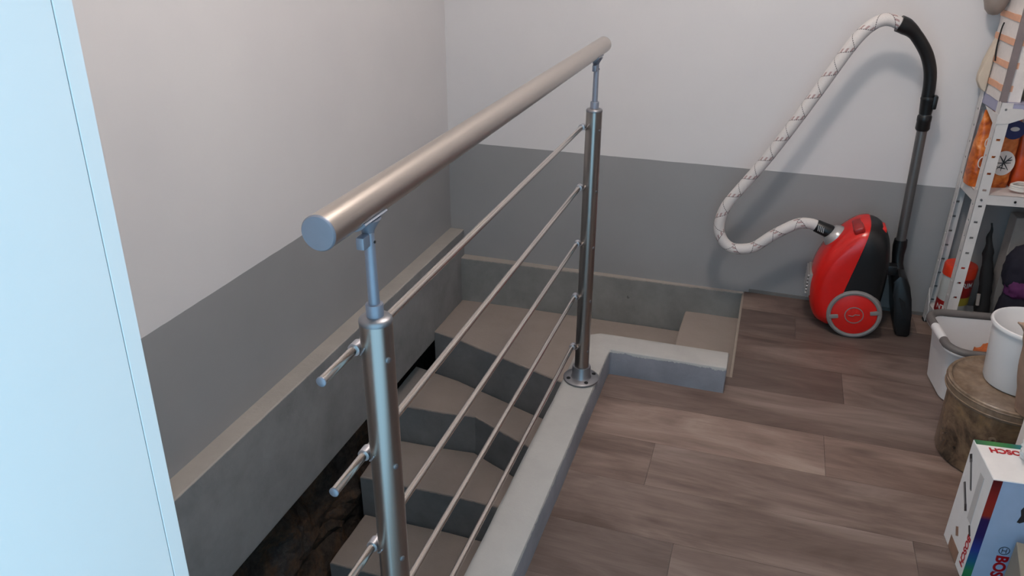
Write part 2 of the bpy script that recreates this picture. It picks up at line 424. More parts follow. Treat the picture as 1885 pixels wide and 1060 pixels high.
bm = B(); box(bm, (0.02, YB-0.006, 0.0), (XR, YB, 0.012)); struct('baseboard_back', bm, M['skirt'], 'thin grey bead where the laminate meets the back wall', 'skirting')

# left ledge + lower left wall, footing of the back wall
def grid_box(a, b, n):
    bm = box(B(), a, b); 
    for ax in range(3):
        L = b[ax]-a[ax]; k = int(L/n)
        for i in range(1, k):
            p = [0, 0, 0]; p[ax] = a[ax]+L*i/k; nn = [0, 0, 0]; nn[ax] = 1
            bmesh.ops.bisect_plane(bm, geom=bm.verts[:]+bm.edges[:]+bm.faces[:], plane_co=p, plane_no=nn)
    return bm
bm = bevel(box(B(), (XL-0.12, -0.1, -0.252), (-1.203, YB-0.001, 0.116)), 0.004, 2)
struct('trim_1', bm, M['ledge'], 'pale topped grey ledge running along the left stairwell wall', 'ledge', (0, 0, 0.116))
bm = B(); prism(bm, [(-1.204, YB), (-1.204, 2.965), (-0.9, 2.974), (-0.4, 2.986), (0.0, 2.996), (0.0, YB)], -0.8, -0.004)
bmesh.ops.subdivide_edges(bm, edges=[e for e in bm.edges if abs(e.verts[0].co.z-e.verts[1].co.z) < 0.01 and e.calc_length() > 0.2], cuts=12)
for v in bm.verts:
    if v.co.y < YB-0.004 and -1.2 < v.co.x < -0.01: v.co.y += 0.004*noise.noise(V((v.co.x*9, 0, v.co.z*3))); 
struct('trim_2', bm, M['plinth'], 'rough grey footing with a pale top edge below the back wall', 'footing', (0, 0, -0.004))

# curb
bm = B(); prism(bm, [(-0.485, 0.55), (SX+0.002, 0.55), (SX, LY0), (LX, LY0), (LX, LY1), (-0.3, LY1-0.002), (-0.44, LY1-0.004), (-0.478, LY1-0.03), (-0.485, LY1-0.10)], -1.5, 0.092)
bmesh.ops.bisect_plane(bm, geom=bm.verts[:]+bm.edges[:]+bm.faces[:], plane_co=(0, 0, -0.02), plane_no=(0, 0, 1))
for i in range(1, 30):
    bmesh.ops.bisect_plane(bm, geom=bm.verts[:]+bm.edges[:]+bm.faces[:], plane_co=(0, 0.55+i*0.06, 0), plane_no=(0, 1, 0))
for i in range(1, 10):
    bmesh.ops.bisect_plane(bm, geom=bm.verts[:]+bm.edges[:]+bm.faces[:], plane_co=(-0.48+i*0.05, 0, 0), plane_no=(1, 0, 0))
edges = [e for e in bm.edges if len(e.link_faces) == 2 and e.calc_face_angle(0) > 0.6 and e.verts[0].co.z > -0.03 and e.verts[1].co.z > -0.03]
bmesh.ops.bevel(bm, geom=edges, offset=0.007, segments=2, profile=0.5, affect='EDGES')
for v in bm.verts:
    if v.co.z > -0.02:
        q = noise.noise_vector(v.co*11)*0.0022; v.co += V((q.x, q.y, q.z*0.5)) 
struct('curb', bm, M['curb'], 'pale topped grey concrete curb edging the stair opening, carrying the steel railing', 'curb', (0, 0, 0.092), True)

# stairs
st = thing('staircase', (-0.85, 2.2, -1.3), 'grey painted concrete stairs winding down below the steel railing', 'stairs', kind='structure')
steps = [
    (-0.118, [(-0.230, 2.30), (0.0, 2.30), (0.0, 2.998), (-0.218, 2.998)]),
    (-0.210, [(-1.204, 2.652), (-1.08, 2.618), (-0.72, 2.484), (-0.47, 2.395), (-0.47, 2.30), (-0.231, 2.30), (-0.219, 2.985), (-1.204, 2.975)]),
    (-0.402, [(-1.30, 2.362), (-1.06, 2.372), (-0.925, 2.385), (-0.66, 2.262), (-0.47, 2.170), (-0.47, 2.385), (-0.72, 2.474), (-1.08, 2.608), (-1.30, 2.66)]),
    (-0.567, [(-1.285, 2.098), (-0.93, 2.108), (-0.47, 2.098), (-0.47, 2.16), (-0.66, 2.252), (-0.925, 2.375), (-1.06, 2.362), (-1.30, 2.352)]),
    (-0.737, [(-1.275, 1.82), (-0.47, 1.83), (-0.47, 2.088), (-0.93, 2.098), (-1.275, 2.088)]),
    (-0.907, [(-1.27, 1.55), (-0.47, 1.56), (-0.47, 1.82), (-1.27, 1.81)]),
    (-1.077, [(-1.27, 1.28), (-0.47, 1.29), (-0.47, 1.55), (-1.27, 1.54)]),
    (-1.247, [(-1.27, 1.0), (-0.47, 1.0), (-0.47, 1.28), (-1.27, 1.27)]),
]
for z, poly in steps:
    bm = prism(B(), poly, -1.4, z)
    top = [e for e in bm.edges if e.verts[0].co.z > z-1e-4 and e.verts[1].co.z > z-1e-4]
    bmesh.ops.subdivide_edges(bm, edges=[e for e in bm.edges if abs(e.verts[0].co.z-e.verts[1].co.z) < 1e-4 and e.calc_length() > 0.15], cuts=5)
    top = [e for e in bm.edges if e.verts[0].co.z > z-1e-4 and e.verts[1].co.z > z-1e-4]
    bmesh.ops.bevel(bm, geom=top, offset=0.006, segments=2, profile=0.5, affect='EDGES')
    for v in bm.verts:
        v.co += V((noise.noise(v.co*9), noise.noise(v.co*9+V((5, 5, 5))), 0))*0.003
    obj('step', bm, M['step'], st, origin=(-0.8, 2.2, z))
struct('stair_bottom', box(B(), (-1.6, -0.1, -1.5), (-0.47, YB, -1.4)), M['step'], 'dark concrete base at the foot of the stairs', 'floor', (0, 0, -1.4))

# raw earth below the left wall
bm = B(); n1, n2 = 90, 40; gv = []
for i in range(n1+1):
    row = []
    for j in range(n2+1):
        y = -0.05 + 3.06*i/n1; t = j/n2; z = -0.22 - 1.2*t
        x = -1.40 + 0.13*min(1, t*1.6) + 0.06*noise.fractal(V((y*5, z*6, 1.3)), 0.9, 2.1, 5) + 0.03*noise.noise(V((y*2, z*2, 8)))
        if z > -0.28: x -= 0.05
        row.append(bm.verts.new((min(x, -1.245), y, z)))
    gv.append(row)
for i in range(n1):
    for j in range(n2): bm.faces.new((gv[i][j], gv[i+1][j], gv[i+1][j+1], gv[i][j+1]))
ext = bmesh.ops.extrude_face_region(bm, geom=bm.faces[:])
for g in ext['geom']:
    if isinstance(g, bmesh.types.BMVert): g.co.x = -1.60
struct('earth_bank', bm, M['earth'], 'dark raw earth and stone exposed under the left stairwell wall', 'earth bank', (0, 0, 0))
struct('wall_stairwell', box(B(), (-1.6, -0.1, -1.5), (-0.47, 0.0, -0.12)), M['wall'], 'end wall closing the stair shaft under the doorway', 'wall')

# ------------------------------------------------------------------ ceiling lamp
lp = thing('ceiling_lamp', (LAMP_POS.x, LAMP_POS.y, ZC), 'plain ceiling lamp with a bare round bulb, outside the view', 'lamp')
obj('ceiling_rose', lathe(B(), [(0, 0), (0.05, 0), (0.05, -0.02), (0.02, -0.035), (0, -0.035)], (LAMP_POS.x, LAMP_POS.y, ZC), 24), M['whitep'], lp, smooth=True)
obj('socket', lathe(B(), [(0, 0), (0.018, 0), (0.022, -0.09), (0.0, -0.09)], (LAMP_POS.x, LAMP_POS.y, ZC-0.035), 20), M['whitep'], lp, smooth=True)
k = N('lamp_glow'); k.b.inputs['Emission Color'].default_value = (*LAMP_COLOR, 1)
k.b.inputs['Base Color'].default_value = (0.9, 0.9, 0.9, 1)
k.b.inputs['Emission Strength'].default_value = LAMP_POWER/(4*PI*PI*LAMP_RADIUS**2)
bm = B(); bmesh.ops.create_icosphere(bm, subdivisions=3, radius=LAMP_RADIUS); bmesh.ops.translate(bm, verts=bm.verts[:], vec=LAMP_POS)
obj('bulb', bm, k.m, lp, smooth=True)

# ------------------------------------------------------------------ steel railing
rl = thing('steel_railing', (-0.432, 1.39, 0.092), 'brushed stainless steel railing with five thin rods on the curb', 'railing')
RX, RZ, RR = -0.440, 1.056, 0.0207
PX, PR = -0.432, 0.0212
hr = obj('handrail', tube(B(), [(RX, 0.683, RZ), (RX, 2.118, RZ)], RR, 48), M['steelY'], rl, smooth=True)
for y, s in ((0.683, -1), (2.118, 1)):
    bm = lathe(B(), [(0, 0), (RR*1.0, 0), (RR*1.0, s*0.0016), (RR*0.93, s*0.0034), (0, s*0.0036)], (RX, y, RZ), 40, 'Y')
    obj('end_cap', bm, M['capm'], hr, smooth=True)
rod_z = [0.861, 0.695, 0.531, 0.365, 0.199]
for y in (0.776, 2.008):
    p = obj('post', tube(B(), [(PX, y, 0.13), (PX, y, 0.905)], PR, 40), M['steelZ'], rl, smooth=True, angle=50)
    c = (PX, y, 0)
    obj('top_cap', lathe(B(), [(PR*1.0, 0.9035), (PR*1.02, 0.906), (PR*1.0, 0.9085), (PR*0.9, 0.911), (0.011, 0.913), (0, 0.913)], c, 40), M['cast'], p, smooth=True, angle=60)
    obj('collar', lathe(B(), [(0, 0.912), (0.0112, 0.912), (0.0112, 0.928), (0.0106, 0.9293), (0.0075, 0.9295), (0, 0.9295)], c, 28), M['capm'], p, smooth=True)
    obj('stem', lathe(B(), [(0, 0.929), (0.0073, 0.929), (0.0067, 1.020), (0.0055, 1.0235), (0, 1.024)], c, 24), M['capm'], p, smooth=True)
    # saddle bracket: knuckle block beside the stem, neck and curved plate under the rail
    bm = bevel(box(B(), (PX-0.0065, y-0.022, 1.008), (PX+0.0045, y-0.005, 1.024)), 0.002, 2)
    bm2 = lathe(B(), [(0, 1.016), (0.007, 1.018), (0.0085, 1.026), (0.013, 1.034), (0.017, 1.040), (0, 1.040)], (PX-0.002, y+0.002, 0), 24)
    mm = bpy.data.meshes.new('tmp'); bm2.to_mesh(mm); bm.from_mesh(mm); bm2.free(); bpy.data.meshes.remove(mm)
    a0 = math.radians(215); a1 = math.radians(325); ra, rb = RR+0.0002, RR+0.003; lo = []; 
    prof = [(RX+ra*math.cos(a0+(a1-a0)*i/10), RZ+ra*math.sin(a0+(a1-a0)*i/10)) for i in range(11)] + [(RX+rb*math.cos(a1-(a1-a0)*i/10), RZ+rb*math.sin(a1-(a1-a0)*i/10)) for i in range(11)]
    prism_y(bm, prof, y-0.026, y+0.03)
    obj('rail_bracket', bm, M['capm'], p, smooth=True)
    obj('set_screw', lathe(B(), [(0, 0.0078), (0.0018, 0.0078), (0.0018, 0.006), (0, 0.006)], (PX, y, 1.012), 10, 'X'), M['dark'], p)
    # floor flange with sleeve and four bolts
    fl = obj('flange', lathe(B(), [(0, 0.093), (0.052, 0.093), (0.0535, 0.0945), (0.0535, 0.099), (0.051, 0.101), (0.031, 0.1025), (0.028, 0.106), (0.0275, 0.137), (0.0265, 0.139), (0.0216, 0.139), (0.0212, 0.13), (0, 0.13)], c, 48), M['cast'], p, smooth=True)
    for a in (35, 125, 215, 305):
        ca = (PX+0.041*math.cos(math.radians(a)), y+0.041*math.sin(math.radians(a)), 0)
        obj('bolt', lathe(B(), [(0.0062, 0.1005), (0.0062, 0.1030), (0.004, 0.1042), (0.0025, 0.1028), (0, 0.1028)], ca, 14), M['dark'], p, smooth=True)
    # rod holders
    for z in rod_z:
        bm = B(); prof = []
        tube(bm, [(PX-PR-0.0095, y-0.0075, z), (PX-PR-0.0095, y+0.0075, z)], 0.0086, 20)
        # cradle lip wrapping the front of the post
        pts = []
        for i in range(9):
            a = math.radians(180 + 9*i); s = i/8
            pts.append((PX+(PR+0.0012)*math.cos(a), y+(PR+0.0012)*math.sin(a), z-0.006+0.020*(s**2.2)))
        tube(bm, pts, 0.0011, 6)
        obj('rod_clip', bm, M['clip'], p, smooth=True)
        a = math.radians(-28)
        sc = (PX+PR*math.cos(a), y+PR*math.sin(a), z-0.004)
        nrm = V((math.cos(a), math.sin(a), 0)); s_, q_ = frame_of(nrm)
        bm = tube(B(), [V(sc)-nrm*0.001, V(sc)+nrm*0.0012, V(sc)+nrm*0.0018], [0.0042, 0.0042, 0.003], 12)
        obj('clip_screw', bm, M['cast'], p, smooth=True)
for z in rod_z:
    r = obj('rod', tube(B(), [(PX-PR-0.0095, 0.690, z), (PX-PR-0.0095, 2.020, z)], 0.0060, 20), M['rodm'], rl, smooth=True)
    for y, s in ((0.690, -1), (2.020, 1)):
        obj('rod_cap', lathe(B(), [(0, 0), (0.0066, 0), (0.0066, s*0.002), (0.005, s*0.0032), (0, s*0.0034)], (PX-PR-0.0095, y, z), 20, 'Y'), M['capm'], r, smooth=True)

# ------------------------------------------------------------------ vacuum cleaner
vc = thing('vacuum_cleaner', (0.37, 2.84, 0), 'red and black canister vacuum cleaner stood upright with white hose on the laminate', 'vacuum cleaner')
def vac_shell():
    prof = [(0.262, 0.030), (0.243, 0.060), (0.228, 0.110), (0.223, 0.170), (0.228, 0.225), (0.242, 0.270), (0.262, 0.312), (0.288, 0.348), (0.314, 0.378), (0.345, 0.404), (0.378, 0.416), (0.410, 0.412), (0.437, 0.394), (0.456, 0.362), (0.466, 0.320), (0.472, 0.270), (0.474, 0.210), (0.472, 0.150), (0.468, 0.100), (0.460, 0.055), (0.440, 0.022), (0.400, 0.012), (0.350, 0.010), (0.300, 0.014)]
    pts = spline([(x, 0, z) for x, z in prof+[prof[0]]], 3)[:-1]
    c = V((0.355, 0, 0.19)); bm = B(); rings = []; W = 0.112; yc = 2.845
    ts = [-1, -0.985, -0.95, -0.88, -0.76, -0.55, -0.28, 0, 0.28, 0.55, 0.76, 0.88, 0.95, 0.985, 1]
    for t in ts:
        s = (1-abs(t)**3.2)**(1/3.0) if abs(t) < 1 else 0.0
        s = 0.52 + 0.48*s
        rings.append([bm.verts.new((c.x+(p.x-c.x)*s, yc+W*t, c.z+(p.z-c.z)*s)) for p in pts])
    n = len(pts)
    for a, b in zip(rings[:-1], rings[1:]):
        for i in range(n): bm.faces.new((a[i], b[i], b[(i+1) % n], a[(i+1) % n]))
    bm.faces.new(rings[0]); bm.faces.new(rings[-1][::-1])
    bmesh.ops.recalc_face_normals(bm, faces=bm.faces[:])
    return bm
co, no = (0.366, 2.84, 0.32), (0.97, 0, -0.20)
bm = vac_shell(); bmesh.ops.bisect_plane(bm, geom=bm.verts[:]+bm.edges[:]+bm.faces[:], plane_co=co, plane_no=no, clear_outer=True)
bmesh.ops.holes_fill(bm, edges=[e for e in bm.edges if e.is_boundary]); body = obj('red_shell', bm, M['red'], vc, smooth=True)
bm = vac_shell(); bmesh.ops.bisect_plane(bm, geom=bm.verts[:]+bm.edges[:]+bm.faces[:], plane_co=co, plane_no=no, clear_inner=True)
bmesh.ops.holes_fill(bm, edges=[e for e in bm.edges if e.is_boundary])
for v in bm.verts:
    cc = V((0.40, 2.845, 0.21)); v.co = cc + (v.co-cc)*0.985
blk = obj('black_underbody', bm, M['black'], vc, smooth=True)
mt = Matrix.Translation((0.345, 2.80, 0.398)) @ Matrix.Rotation(math.radians(-24), 4, 'Y')
obj('handle_recess', bevel(box(B(), (-0.016, -0.045, -0.020), (0.020, 0.06, 0.006), mt), 0.006, 3), M['recess_red'], vc, smooth=True)  # solid block, no hollow; the recess shade is put into its darker red
obj('release_latch', bevel(box(B(), (0.418, 2.795, 0.372), (0.440, 2.87, 0.398)), 0.006, 2), M['redw'], vc, smooth=True)
obj('exhaust_grille_base', bevel(box(B(), (0.217, 2.78, 0.120), (0.235, 2.90, 0.205)), 0.004, 2), M['greyp'], vc, smooth=True)
for i in range(6): obj('grille_slat', bevel(box(B(), (0.212, 2.782, 0.126+0.0135*i), (0.222, 2.898, 0.132+0.0135*i)), 0.001, 1), M['silver'], vc)
# side wheels
for yw, s in ((2.735, -1), (2.955, 1)):
    wc = (0.383, yw, 0.0925); R = 0.0925
    wh = obj('wheel', lathe(B(), [(0, -s*0.03), (R*0.96, -s*0.03), (R, -s*0.022), (R, -s*0.004), (R*0.97, s*0.006), (R*0.90, s*0.009), (R*0.83, s*0.007), (R*0.825, -s*0.002), (0, -s*0.002)], wc, 56, 'Y'), M['greyp'], vc, smooth=True)
    obj('hub_cap', lathe(B(), [(0, s*0.011), (R*0.35, s*0.010), (R*0.7, s*0.006), (R*0.82, s*0.0035), (R*0.82, -s*0.003), (0, -s*0.003)], wc, 48, 'Y'), M['redw'], wh, smooth=True)
    if s < 0:
        obj('emblem_ring', lathe(B(), [(R*0.31, s*0.0098), (R*0.34, s*0.0098), (R*0.34, s*0.0115), (R*0.31, s*0.0118)], wc, 40, 'Y', close=True), M['greyp'], wh, smooth=True)
        tube_pts = [(wc[0]-0.018, yw+s*0.0118, wc[2]-0.003), (wc[0]-0.004, yw+s*0.0122, wc[2]-0.004), (wc[0]+0.003, yw+s*0.0122, wc[2]+0.003), (wc[0]+0.018, yw+s*0.0118, wc[2]+0.004)]
        obj('emblem_mark', tube(B(), tube_pts, 0.0014, 6), M['greyp'], wh)
        for ang in (14, 194):
            mt = Matrix.Translation(V(wc)) @ Matrix.Rotation(-math.radians(ang), 4, 'Y')
            obj('spoke_tab', bevel(box(B(), (R*0.56, s*0.0095, -0.0075), (R*0.9, s*0.003, 0.0075), mt), 0.002, 2), M['greyp'], wh, smooth=True)
# hose inlet, connector, hose, handle, tube, floor tool
YH = 2.845
obj('inlet_dome', lathe(B(), [(0, 0.0), (0.047, 0), (0.047, 0.008), (0.041, 0.026), (0.031, 0.039), (0.027, 0.041), (0, 0.041)], (0, 0, 0), 32), M['silver'], vc, smooth=True)
dome = vc.children[-1]
dm = [c for c in vc.children if c.name.startswith('inlet_dome')][0]
axd = V((-0.80, 0.0, 0.60)).normalized(); s_, q_ = frame_of(axd)
dm.data.transform(Matrix.Translation(ORG[vc.name]))
dm.data.transform(mat3(s_, q_, axd, (0.296, YH, 0.326)))
dm.data.transform(Matrix.Translation(-ORG[vc.name]))
obj('hose_connector', tube(B(), [(0.278, YH, 0.340), (0.262, YH, 0.350), (0.216, YH, 0.366), (0.213, YH, 0.367)], [0.024, 0.0245, 0.0225, 0.020], 24), M['black'], vc, smooth=True)
con = [c for c in vc.children if c.name.startswith('hose_connector')][0]
for i in range(4):
    p0 = V((0.240-0.006*i, YH-0.0232, 0.360+0.0022*i)); obj('print_line', box(B(), (p0.x-0.0009, p0.y-0.0006, p0.z-0.011), (p0.x+0.0009, p0.y+0.001, p0.z+0.009)), M['tagw'], con)
hp = spline([(0.225, YH, 0.363), (0.195, YH-0.002, 0.372), (0.155, YH-0.005, 0.369), (0.113, YH-0.01, 0.345), (0.069, YH-0.012, 0.312), (0.02, YH-0.012, 0.266), (-0.019, YH-0.012, 0.250), (-0.060, YH-0.012, 0.248), (-0.092, YH-0.012, 0.266), (-0.115, YH-0.012, 0.305), (-0.118, YH-0.012, 0.345), (-0.108, YH-0.012, 0.392), (-0.085, YH-0.012, 0.440), (-0.003, YH-0.012, 0.568), (0.047, YH-0.012, 0.655), (0.097, YH-0.012, 0.748), (0.145, YH-0.010, 0.840), (0.188, YH-0.008, 0.925), (0.222, YH-0.006, 0.990), (0.251, YH-0.004, 1.033), (0.280, YH-0.002, 1.060), (0.308, YH, 1.071), (0.335, YH+0.003, 1.068), (0.362, YH+0.006, 1.054)], 6)
bm = B(); rads = []
tube(bm, hp, 0.0195, 20, True, True)
obj('hose', bm, M['hose'], vc, smooth=True, angle=60)
hd = spline([(0.350, YH+0.005, 1.061), (0.372, YH+0.008, 1.052), (0.398, YH+0.013, 1.035), (0.428, YH+0.020, 1.002), (0.454, YH+0.028, 0.964), (0.473, YH+0.034, 0.918), (0.482, YH+0.039, 0.870), (0.485, YH+0.043, 0.825)], 5)
rr = [0.026 if i < 6 else max(0.0195, 0.026-0.0011*(i-5)) for i in range(len(hd))]
hn = obj('handle', tube(B(), hd, rr, 24), M['black'], vc, smooth=True, angle=60)
tb0, tb1 = V((0.487, YH+0.042, 0.835)), V((0.508, YH+0.06, 0.305))
def al(t): return tb0.lerp(tb1, t)
obj('handle_sleeve', tube(B(), [al(0), al(0.012), al(0.02), al(0.108), al(0.11)], [0.021, 0.0235, 0.0225, 0.0195, 0.017], 24), M['black'], hn, smooth=True)
obj('air_slider', bevel(box(B(), tuple(al(0.035)+V((0.012, -0.02, -0.02))), tuple(al(0.035)+V((0.027, 0.008, 0.024)))), 0.004, 2), M['black'], hn, smooth=True)
tbm = obj('suction_tube', tube(B(), [al(0.105), al(1.0)], 0.0162, 28), M['tubem'], vc, smooth=True)
obj('lock_collar', tube(B(), [al(0.116), al(0.124), al(0.15), al(0.155), al(0.20), al(0.212)], [0.020, 0.0225, 0.0225, 0.0215, 0.0225, 0.019], 24), M['black'], tbm, smooth=True)
# floor tool parked upright beside the body
b0 = al(0.93)
ft = obj('tool_neck', tube(B(), [al(0.955), al(1.0), V((0.508, YH+0.055, 0.275)), V((0.512, YH+0.05, 0.240)), V((0.522, YH+0.04, 0.205))], [0.0215, 0.0235, 0.0205, 0.019, 0.021], 24), M['black'], vc, smooth=True)
prof = [(0.494, 0.205), (0.512, 0.232), (0.536, 0.226), (0.553, 0.195), (0.566, 0.150), (0.578, 0.090), (0.588, 0.012), (0.580, 0.001), (0.548, 0.001), (0.540, 0.010), (0.528, 0.050), (0.514, 0.120), (0.503, 0.160)]
bm = prism_y(B(), prof, 2.795, 2.965); bevel(bm, 0.006, 2)
tl = obj('floor_tool', bm, M['black'], vc, smooth=True)
obj('tool_plate', bevel(prism_y(B(), [(0.524, 0.152), (0.546, 0.140), (0.560, 0.095), (0.566, 0.060), (0.552, 0.085), (0.536, 0.120)], 2.791, 2.797), 0.001, 1), M['blackm'], tl)
obj('park_hook', bevel(box(B(), (0.466, 2.83, 0.215), (0.506, 2.87, 0.252)), 0.005, 2), M['black'], vc, smooth=True)

# ------------------------------------------------------------------ storage rack
RA = math.radians(5); RO = V((0.652, 2.975, 0))
RM = Matrix.Translation(RO) @ Matrix.Rotation(RA, 4, 'Z')
RD, RL, RH = 0.215, 0.30, 0.853
def rk(x, y, z): return RM @ V((x, y, z))
rack = thing('storage_rack', rk(RL/2, -RD/2, 0), 'white slotted angle steel shelving rack in the right corner', 'shelf')
def flange_plate(bm, p0, du, dn, wdt, h, slot=True):
    """slotted plate: p0 corner, du across, dn thickness, rising in z"""
    def cell(u0, u1, z0, z1):
        q = [p0+du*u0, p0+du*u1, p0+du*u1+dn*0.002, p0+du*u0+dn*0.002]
        lo = [bm.verts.new(a+V((0, 0, z0))) for a in q]; hi = [bm.verts.new(a+V((0, 0, z1))) for a in q]
        bm.faces.new(lo[::-1]); bm.faces.new(hi)
        for i in range(4): bm.faces.new((lo[i], lo[(i+1) % 4], hi[(i+1) % 4], hi[i]))
    a, b = wdt*0.36, wdt*0.70
    cell(0, a, 0.008, h); cell(b, wdt, 0.008, h); z = 0.008
    zz = 0.03
    while zz < h-0.02:
        cell(a, b, z, zz-0.0035); z = zz+0.0035; zz += 0.0545
    cell(a, b, z, h)
ex = (RM.to_3x3() @ V((1, 0, 0))); ey = (RM.to_3x3() @ V((0, 1, 0)))
PW = 0.034; RLEN = 0.62
for cx, sx in ((0, 1), (RLEN, -1)):
    for cy, sy in ((-RD, 1), (0, -1)):
        if cy == 0 and cx: pass
        bm = B(); p0 = rk(cx, cy, 0)
        flange_plate(bm, p0, ex*sx, ey*sy, PW, RH); flange_plate(bm, p0, ey*sy, ex*sx, PW, RH)
        ps = obj('post', bm, M['rackw'], rack)
        bmf = box(B(), (cx-0.002 if sx > 0 else cx-0.024, cy-0.002 if sy > 0 else cy-0.024, 0.0), (cx+0.024 if sx > 0 else cx+0.002, cy+0.024 if sy > 0 else cy+0.002, 0.012), RM)
        obj('foot_cap', bevel(bmf, 0.003, 1), M['blackm'], ps)
for z in (0.075, 0.560, 0.850):
    bm = B(); e = 0.0032
    box(bm, (e, -RD+e, z-0.0015), (RLEN-e, -e, z), RM)
    for a, b in (((e, -RD+e), (RLEN-e, -RD+e+0.0015)), ((e, -e-0.0015), (RLEN-e, -e)), ((e, -RD+e), (e+0.0015, -e)), ((RLEN-e-0.0015, -RD+e), (RLEN-e, -e))):
        box(bm, (a[0], a[1], z-0.033), (b[0], b[1], z), RM)
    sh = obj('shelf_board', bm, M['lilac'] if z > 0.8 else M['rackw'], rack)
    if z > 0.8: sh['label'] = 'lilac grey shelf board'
    for x in (0.016, 0.115, RLEN-0.016):
        c = rk(x, -RD-0.001, z-0.017)
        mt = mat3(ex, V((0, 0, 1)), ey*-1, c)
        bmb = lathe(B(), [(0, 0.0026), (0.0032, 0.0022), (0.0042, 0.0), (0, 0.0)], (0, 0, 0), 10); bmesh.ops.transform(bmb, matrix=mt, verts=bmb.verts[:])
        obj('bolt', bmb, M['zinc'] if x != 0.115 else M['dark'], sh)
# triangular gusset plates
def gusset(pts, nrm):
    bm = B(); a = [bm.verts.new(p) for p in pts]; b = [bm.verts.new(p+nrm*0.0018) for p in pts]; n = len(pts)
    bm.faces.new(a[::-1]); bm.faces.new(b)
    for i in range(n): bm.faces.new((a[i], a[(i+1) % n], b[(i+1) % n], b[i]))
    return obj('gusset_plate', bm, M['rackw'], rack)
zt = 0.817
gusset([rk(0.0, -RD, zt), rk(0.0, -RD, zt-0.045), rk(0, -RD+0.02, zt-0.035), rk(0, -RD+0.13, zt)], ex*-1)
gusset([rk(0.0, -RD, zt+0.02), rk(0.0, -RD, zt-0.030), rk(0.034, -RD, zt-0.026), rk(0.070, -RD, zt-0.010), rk(0.078, -RD, zt+0.012), rk(0.06, -RD, zt+0.02)], ey*-1)
gusset([rk(0.0, 0, 0.04), rk(0, 0, 0.13), rk(0, -0.05, 0.06), rk(0, -0.05, 0.04)], ex*-1)

# ------------------------------------------------------------------ goods on the rack
# top shelf: striped pack, cream sack, cream wrapper, pot, strap
sp = thing('striped_pack', rk(0.035, -0.10, 0.850), 'tall white pack with peach bands standing on the upper shelf', 'pack')
bm = B(); box(bm, (0.002, -RD+0.03, 0.8505), (0.060, -0.004, 1.26), RM)
bmesh.ops.subdivide_edges(bm, edges=[e for e in bm.edges if e.calc_length() > 0.3], cuts=22)
bmesh.ops.subdivide_edges(bm, edges=[e for e in bm.edges if 0.1 < e.calc_length() < 0.3], cuts=8)
for v in bm.verts: v.co += ex*(0.0022*noise.noise(v.co*38))
bd = obj('wrapped_body', bm, M['stripebody'], sp, smooth=True)
for i in range(6):
    z = 0.882 + 0.0675*i
    bm = B(); box(bm, (-0.0012, -RD+0.0295, z), (0.03, -0.0035, z+0.018), RM)
    bmesh.ops.subdivide_edges(bm, edges=[e for e in bm.edges if e.calc_length() > 0.1], cuts=8)
    for v in bm.verts: v.co += V((0, 0, 0.002*noise.noise(v.co*30)))
    obj('peach_band', bm, M['stripe'], sp)
obj('edge_strip', box(B(), (0.0, -RD+0.021, 0.8505), (0.020, -RD+0.029, 1.26), RM), M['greybrown'], sp)
bm = B(); box(bm, (0.078, -RD+0.012, 0.8505), (0.20, -0.03, 1.22), RM)
bmesh.ops.subdivide_edges(bm, edges=bm.edges[:], cuts=9, use_grid_fill=True)
cc = rk(0.132, -0.10, 1.0)
for v in bm.verts:
    t = (v.co.z-0.85)/0.37
    q = noise.noise_vector(v.co*16)*0.010
    v.co += V((max(q.x, 0.0) if v.co.x < cc.x else q.x, q.y if v.co.y < cc.y else 0, 0))
finish(obj('paper_sack', bm, M['cream'], None, smooth=True, origin=rk(0.13, -0.1, 0.85)), 'crumpled cream paper sack to the right of the peach banded pack', 'sack')
bm = B(); wedge = [(-0.002, 0.853), (-0.018, 0.862), (-0.032, 0.885), (-0.034, 0.905), (-0.026, 0.945), (-0.014, 0.985), (-0.003, 1.02)]
lo_ = [bm.verts.new(rk(x, -0.055, z)) for x, z in wedge]; hi_ = [bm.verts.new(rk(x*0.8-0.0006, -0.012, z)) for x, z in wedge]
bm.faces.new(lo_); bm.faces.new(hi_[::-1])
for i in range(len(wedge)): bm.faces.new((lo_[i], hi_[i], hi_[(i+1) % len(wedge)], lo_[(i+1) % len(wedge)]))
bevel(bm, 0.004, 3)
for v in bm.verts: v.co += noise.noise_vector(v.co*45)*0.0015
finish(obj('paper_bag', bm, M['cream'], None, smooth=True, origin=rk(-0.01, -0.035, 0.853)), 'small cream bag bulging over the left edge of the upper shelf', 'bag')
st_ = obj('black_strap', tube(B(), spline([rk(-0.004, -0.075, 0.955), rk(-0.008, -0.07, 1.0), rk(-0.006, -0.065, 1.05), rk(-0.003, -0.065, 1.07)], 4), 0.0022, 8), M['blackm'], None, origin=rk(-0.004, -0.07, 0.95))
finish(st_, 'thin black strap hanging beside the peach banded pack', 'strap')
pot = thing('round_pot', rk(-0.03, -0.04, 1.08), 'dull taupe round pot at the top edge above the rack', 'pot')
pc = rk(-0.035, -0.045, 0)
obj('bowl', lathe(B(), [(0, 1.088), (0.014, 1.091), (0.027, 1.105), (0.035, 1.13), (0.037, 1.16), (0.036, 1.20), (0.0335, 1.20), (0.0335, 1.13), (0.02, 1.10), (0, 1.098)], pc, 28), M['taupe'], pot, smooth=True)
obj('hanger', tube(B(), [rk(-0.02, -0.02, 1.19), rk(0.0, -0.01, 1.192)], 0.004, 8), M['taupe'], pot)

